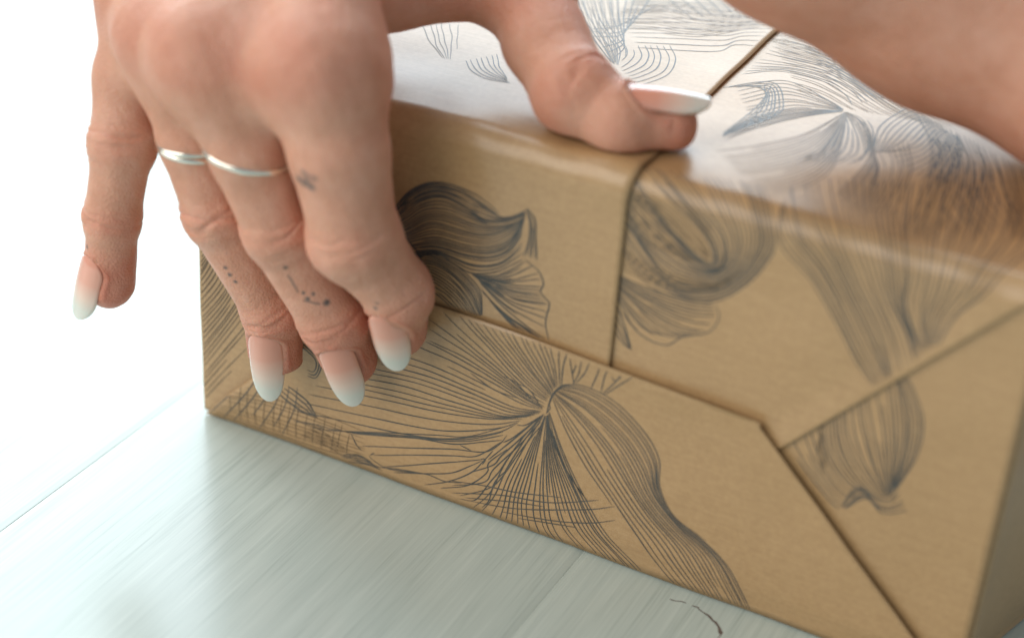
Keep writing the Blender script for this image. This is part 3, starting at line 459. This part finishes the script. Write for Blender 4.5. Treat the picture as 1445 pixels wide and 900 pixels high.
# webs: short bridges between neighbouring proximal phalanges
def lerp(P, i, t): return P[i] * (1 - t) + P[i + 1] * t
for x, y, t, rw, dy in (('index', 'middle', .0, 9.6, .5), ('index', 'middle', .30, 8.0, 1.8), ('middle', 'ring', .0, 9.6, .2), ('middle', 'ring', .38, 6.8, 1.5), ('ring', 'little', .0, 8.3, .6), ('ring', 'little', .25, 5.8, 2.0)):
    a, b = lerp(ch[x], 0, t), lerp(ch[y], 0, t); a = a.copy(); b = b.copy(); a[3] = b[3] = rw; a[1] += dy; b[1] += dy; fd.cap(palm, a, b, 9)
# knuckle domes
for k in ('index', 'middle', 'ring', 'little'):
    q = ch[k][0].copy(); nrm = np.array([.12, -.55, .75]); q[:3] += nrm * (.7 if k != 'little' else .5); q[3] -= 1.2
    fd.cap(palm, q, q + np.array([.01, 0, 0, 0]), 6)
fo = D['fore']
fd.cap(palm, fo[0], fo[1], 16); 
hand = palm.copy()
fu = fd.new()
for k in ('little', 'ring', 'middle', 'index'): fu = smin(fu, fing[k], .9)
hand = smin(hand, fu, 5.0); hand = smin(hand, fing['thumb'], 6.0)
del palm, fu
# press against the parcel: finger pads flatten on the flap, the thumb on the top edge
Y = fd.ax[1][None, :, None]; Z = fd.ax[2][None, None, :]
bx = np.maximum(-(Y + 2.5), Z - (PH + 1.6))       # <0 inside the box (front plane and top plane)
hand = smax(hand, -(bx + 0 * hand), 1.2).astype(np.float32)
V, Q = nets(hand, lo, H)
V, Q = subdivide(V, Q)
for _ in range(2):
    V = V - grad(hand, lo, H, V) * sample(hand, lo, H, V)[:, None]
N = grad(hand, lo, H, V)
# per-finger coordinates
sdist = {}; best = np.full(len(V), 1e9); who = np.full(len(V), -1); sal = np.zeros(len(V)); names = list(ch)
for fi, k in enumerate(names):
    P = ch[k]; cum = np.r_[0, np.cumsum(np.linalg.norm(np.diff(P[:, :3], axis=0), axis=1))]
    bd_ = np.full(len(V), 1e9); ss = np.zeros(len(V))
    for i in range(len(P) - 1):
        d = P[i + 1, :3] - P[i, :3]; h = ((V - P[i, :3]) @ d) / (d @ d)
        hc = np.clip(h, 0 if i else -.6, 1 if i < len(P) - 2 else 1.6)
        q = np.linalg.norm(V - P[i, :3] - d * np.clip(hc, 0, 1)[:, None], axis=1) - (P[i, 3] * (1 - np.clip(hc, 0, 1)) + P[i + 1, 3] * np.clip(hc, 0, 1))
        mk = q < bd_; bd_[mk] = q[mk]; ss[mk] = cum[i] + hc[mk] * np.linalg.norm(d)
    mk = bd_ < best; best[mk] = bd_[mk]; who[mk] = fi; sal[mk] = ss[mk]
    sdist[k] = cum
camv = np.array(D['cam']['loc'])
view = camv - V; view /= np.linalg.norm(view, axis=1)[:, None]
disp = np.zeros(len(V)); red = np.zeros(len(V)); inkA = np.zeros(len(V))
dors = np.array([-.1, -.72, .60]); dors /= np.linalg.norm(dors)
def wob(P, seed, f=.5):
    r = np.random.default_rng(seed); o = np.zeros(len(P))
    for _ in range(4):
        kx = r.normal(0, f, 3); o += np.sin(P @ kx + r.random() * 6)
    return o / 2.2
for fi, k in enumerate(names):
    mk = who == fi; cum = sdist[k]; Vs = V[mk]; s = sal[mk]; side = N[mk] @ dors
    dwin = np.clip((side - .05) / .5, 0, 1)
    d = np.zeros(mk.sum()); r_ = np.zeros(mk.sum())
    j1, j2 = cum[2], cum[3]
    if k == 'thumb': j1, j2 = -50, cum[2]; dwin = np.clip(((N[mk] @ np.array([.55, .1, .8])) - .1) / .5, 0, 1)
    for n_, (c, amp, wd) in enumerate([(j1 - 4.2, .20, .55), (j1 - 2.4, .30, .5), (j1 - .3, .34, .5), (j1 + 1.7, .30, .5), (j1 + 3.6, .22, .5),
                                       (j2 - 1.9, .24, .42), (j2 - .5, .42, .42), (j2 + .9, .30, .42), (j2 + 2.2, .16, .4)]):
        ww = wob(Vs, fi * 31 + n_, .35); a2 = 1.5 * amp * np.clip(.75 + .6 * wob(Vs, fi * 77 + n_, .22), .1, 1.3)
        d -= a2 * np.exp(-((s - c - ww * .7) / wd) ** 2) * dwin
    # soft knuckle pad and shallow waist before and after each joint
    d += .35 * np.exp(-((s - j1) / 4.5) ** 2) * np.clip(side, 0, 1)
    # palmar/side creases
    for c in (j1, j2): d -= .45 * np.exp(-((s - c - wob(Vs, 5 + fi, .2) * .6) / .55) ** 2) * np.clip(-side + .1, 0, 1)
    r_ += .38 * np.exp(-((s - j1) / 6) ** 2) * np.clip(side, 0, 1) + .42 * np.exp(-((s - j2) / 3.5) ** 2) + .75 * np.clip((s - cum[3] - 2) / 9, 0, 1)
    if k == 'thumb': r_ *= .8
    r_ += .45 * np.exp(-((s - 2) / 8) ** 2) * np.clip(side, 0, 1)
    disp[mk] += d; red[mk] += r_
# knuckle redness, side redness, tendons
for k, r0 in (('index', 10), ('middle', 10), ('ring', 9)):
    q = ch[k][0, :3] + dors * 9; dd = np.linalg.norm(V - q, axis=1); red += .24 * np.exp(-(dd / 7) ** 2)
red += .30 * np.clip(-(N @ dors) + .25, 0, 1)
red += .12 * wob(V, 900, .12) + .08 * wob(V, 901, .4)
disp += .10 * wob(V, 40, .35) + .05 * wob(V, 41, .9)
# skin of the back of the hand: thin cross-hatched furrows
# ink dots and small symbols tattooed on the fingers
for x, y, z, r, s_ in D['ink']:
    dd = np.linalg.norm(V - np.array([x, y, z]), axis=1); inkA = np.maximum(inkA, s_ * (1 - np.clip((dd - r * .55) / (r * 1.0), 0, 1)))
# nail seat: raised fold round each nail
def nail_frame(n):
    a, b, nn = np.array(n['a']), np.array(n['b']), np.array(n['n']); t = b - a; L = np.linalg.norm(t); t /= L; s = np.cross(t, nn); s /= np.linalg.norm(s); nn = np.cross(s, t); return a, t, s, nn, L
def nprof(x): # half width fraction along the nail
    x = np.clip(x, 0, 1)
    return np.where(x < .26, np.clip(1 - ((.26 - x) / .26) ** 2.2, 0, 1) ** .5, 1.0) * np.where(x > .5, np.sqrt(np.clip(1 - ((x - .5) / .5) ** 2.3, 0, 1)), 1.0)
for n in D['nails']:
    a, t, s, nn, L = nail_frame(n); q = V - a; al = q @ t; sd = q @ s; up = q @ nn
    x = al / L; hw = n['w'] / 2 * nprof(x); near = (up > -6) & (up < 4) & (x > -.2) & (x < .62)
    dist = np.maximum(np.abs(sd) - hw, -al)       # outside distance (rough)
    ringf = np.exp(-((dist - .55) / .55) ** 2) * near * (x < .55)
    disp += .32 * ringf
    disp -= .5 * near * np.clip(-dist / 1.2, 0, 1) * np.clip((.62 - x) / .25, 0, 1)
    red += .25 * ringf
V = V + N * disp[:, None]
red = np.clip(red, 0, 1) * .70

# left forearm and hand, holding the far side of the parcel down (mostly outside the picture)
LA = [np.array(p) for p in D['larm']]
lo2 = np.array([10, -40, 20.]); hi2 = np.array([275, 225, 185.]); H2 = 1.6
f2 = Field(lo2, hi2, H2); A2 = f2.new()
for a, b in zip(LA[:4], LA[1:5]): f2.cap(A2, a, b, 10, 20)
wx = LA[4]
knx = [(236, 44, 112), (240, 57, 113), (243, 71, 112), (244, 84, 110)]
for i, kx in enumerate(knx):
    base = np.array([*kx, 9.0]); f2.cap(A2, [wx[0] - 6 + i * 2, wx[1] + 4, wx[2], 13], base, 8)
    p1 = np.array([kx[0] + 2, kx[1] - 3, kx[2] - 34, 7.8]); p2 = np.array([kx[0] - 6, kx[1] - 5, kx[2] - 56, 7.0]); p3 = np.array([kx[0] - 8 - i * 1.5, kx[1] - 6, kx[2] - 72, 6.2])
    for a, b in ((base, p1), (p1, p2), (p2, p3)): f2.cap(A2, a, b, 2.5)
X2 = f2.ax[0][:, None, None]; Z2 = f2.ax[2][None, None, :]
bx2 = np.maximum(X2 - PW - 16.5, Z2 - PH - 1.4)
A2 = smax(A2, -(bx2 + 0 * A2), 1.5).astype(np.float32)
V2, Q2 = nets(A2, lo2, H2); V2 = V2 - grad(A2, lo2, H2, V2) * sample(A2, lo2, H2, V2)[:, None]
N2 = grad(A2, lo2, H2, V2); V2 = V2 + N2 * (.5 * wob(V2, 60, .05) + .12 * wob(V2, 61, .25))[:, None]
red2 = np.clip(.02 + .08 * wob(V2, 70, .05) + .30 * np.clip(-N2[:, 2], 0, 1), 0, 1) * .6

VA = np.vstack([V, V2]); QA = np.vstack([Q, Q2 + len(V)])
tri = QA
person = mesh('person', VA - 0, tri, M['skin'])
for nm, arr in (('red', np.r_[red, red2]), ('ink', np.r_[inkA, np.zeros(len(V2))])):
    at = person.data.attributes.new(nm, 'FLOAT', 'POINT')
    if len(at.data) == len(arr): at.data.foreach_set('value', arr.astype(np.float32))
tag(person, 'person with tattooed fingers and pale pointed nails pressing on the wrapped parcel', 'person')

for n in D['nails']:
    a, t, s, nn, L = nail_frame(n); NU, NVv = 30, 16; Rc = n['w'] * .62; Vn = []; al = []; Fn = []
    for layer in (0, 1):
        for i in range(NU + 1):
            x = (i / NU); xx = 1 - (1 - x) ** 1.25 if x > 0 else 0.0
            xx = .5 - .5 * math.cos(math.pi * x); hw = n['w'] / 2 * float(nprof(max(.004, min(.996, xx))))
            for j in range(NVv + 1):
                y = (j / NVv * 2 - 1) * hw; ang = y / Rc
                c = a + t * (xx * L) + s * (Rc * math.sin(ang)) + nn * (Rc * (math.cos(ang) - 1) + .30 + .9 * math.sin(math.pi * xx) * .55 - (.55 + .25 * xx if layer else 0) - (.35 * (1 - min(1, xx / .08))))
                Vn.append(c); al.append(xx)
    n_ = NVv + 1; LL = (NU + 1) * n_
    for i in range(NU):
        for j in range(NVv):
            q = i * n_ + j; Fn.append([q, q + n_, q + n_ + 1, q + 1]); Fn.append([LL + q, LL + q + 1, LL + q + n_ + 1, LL + q + n_])
        for j in (0, NVv):
            q = i * n_ + j; f = [q, LL + q, LL + q + n_, q + n_]; Fn.append(f if j == 0 else f[::-1])
    for i in (0, NU):
        for j in range(NVv):
            q = i * n_ + j; f = [q, q + 1, LL + q + 1, LL + q]; Fn.append(f if i == 0 else f[::-1])
    o = mesh('fingernail', Vn, Fn, M['nail'], person)
    at = o.data.attributes.new('along', 'FLOAT', 'POINT'); at.data.foreach_set('value', np.array(al, np.float32))

# ------------------------------------------------------------------ rings
def band(c, ax, ax0, r, rt, tilt, name, parent, ph=0, drop=0.0):
    ax = ax / np.linalg.norm(ax); e1 = np.cross(ax, [0, 0, 1.]); e1 /= np.linalg.norm(e1); e2 = np.cross(ax, e1); NS, NT_ = 96, 12; Vr = []; Fr = []
    for i in range(NS):
        a = 2 * math.pi * i / NS; rr = r * (1 + .004 * math.sin(a * 9 + ph))
        d = e1 * math.cos(a) + e2 * math.sin(a); rr = rr / math.sqrt(max(.3, 1 - float(d @ ax0) ** 2)); cc = c + d * rr + ax * (tilt * math.sin(a + ph) + .04 * math.sin(a * 5 + ph) + drop)
        th = rt * (1 + .08 * math.sin(a * 7 + ph))
        for j in range(NT_):
            b = 2 * math.pi * j / NT_; Vr.append(cc + d * math.cos(b) * th * .62 + ax * math.sin(b) * th)
    for i in range(NS):
        for j in range(NT_):
            Fr.append([i * NT_ + j, ((i + 1) % NS) * NT_ + j, ((i + 1) % NS) * NT_ + (j + 1) % NT_, i * NT_ + (j + 1) % NT_])
    return mesh(name, Vr, Fr, M['silver'], parent)
def rad_at(k, c):
    P = ch[k]; a, b = P[0], P[1]
    best_ = None
    for i in range(2):
        a, b = P[i], P[i + 1]; d = b[:3] - a[:3]; h = np.clip(((c - a[:3]) @ d) / (d @ d), 0, 1); q = a[:3] + d * h; e = np.linalg.norm(c - q)
        if best_ is None or e < best_[0]: best_ = (e, q, d, a[3] * (1 - h) + b[3] * h)
    return best_[1:]
IL = -np.array(R_)
q, ax, r = rad_at('ring', np.array(D['rings'][0][1])); ax0 = ax / np.linalg.norm(ax); ax = ax0 + IL * .33
rg = empty('ring', tuple(q)); tag(rg, 'thin silver ring of two crossing wavy bands on the ring finger, beside the little finger', 'ring', 'silver rings on the right hand')
band(q, ax, ax0, r + .45, .60, .35, 'band', rg, 2.2, -.45); band(q, ax, ax0, r + .45, .62, .35, 'band', rg, 5.2, .85)
q, ax, r = rad_at('middle', np.array(D['rings'][1][1])); ax0 = ax / np.linalg.norm(ax); ax = ax0 + IL * .45
rg = band(q, ax, ax0, r + .5, .72, .2, 'ring', None, 1.0); tag(rg, 'single thin hammered silver ring on the middle finger, beside the index finger', 'ring', 'silver rings on the right hand')
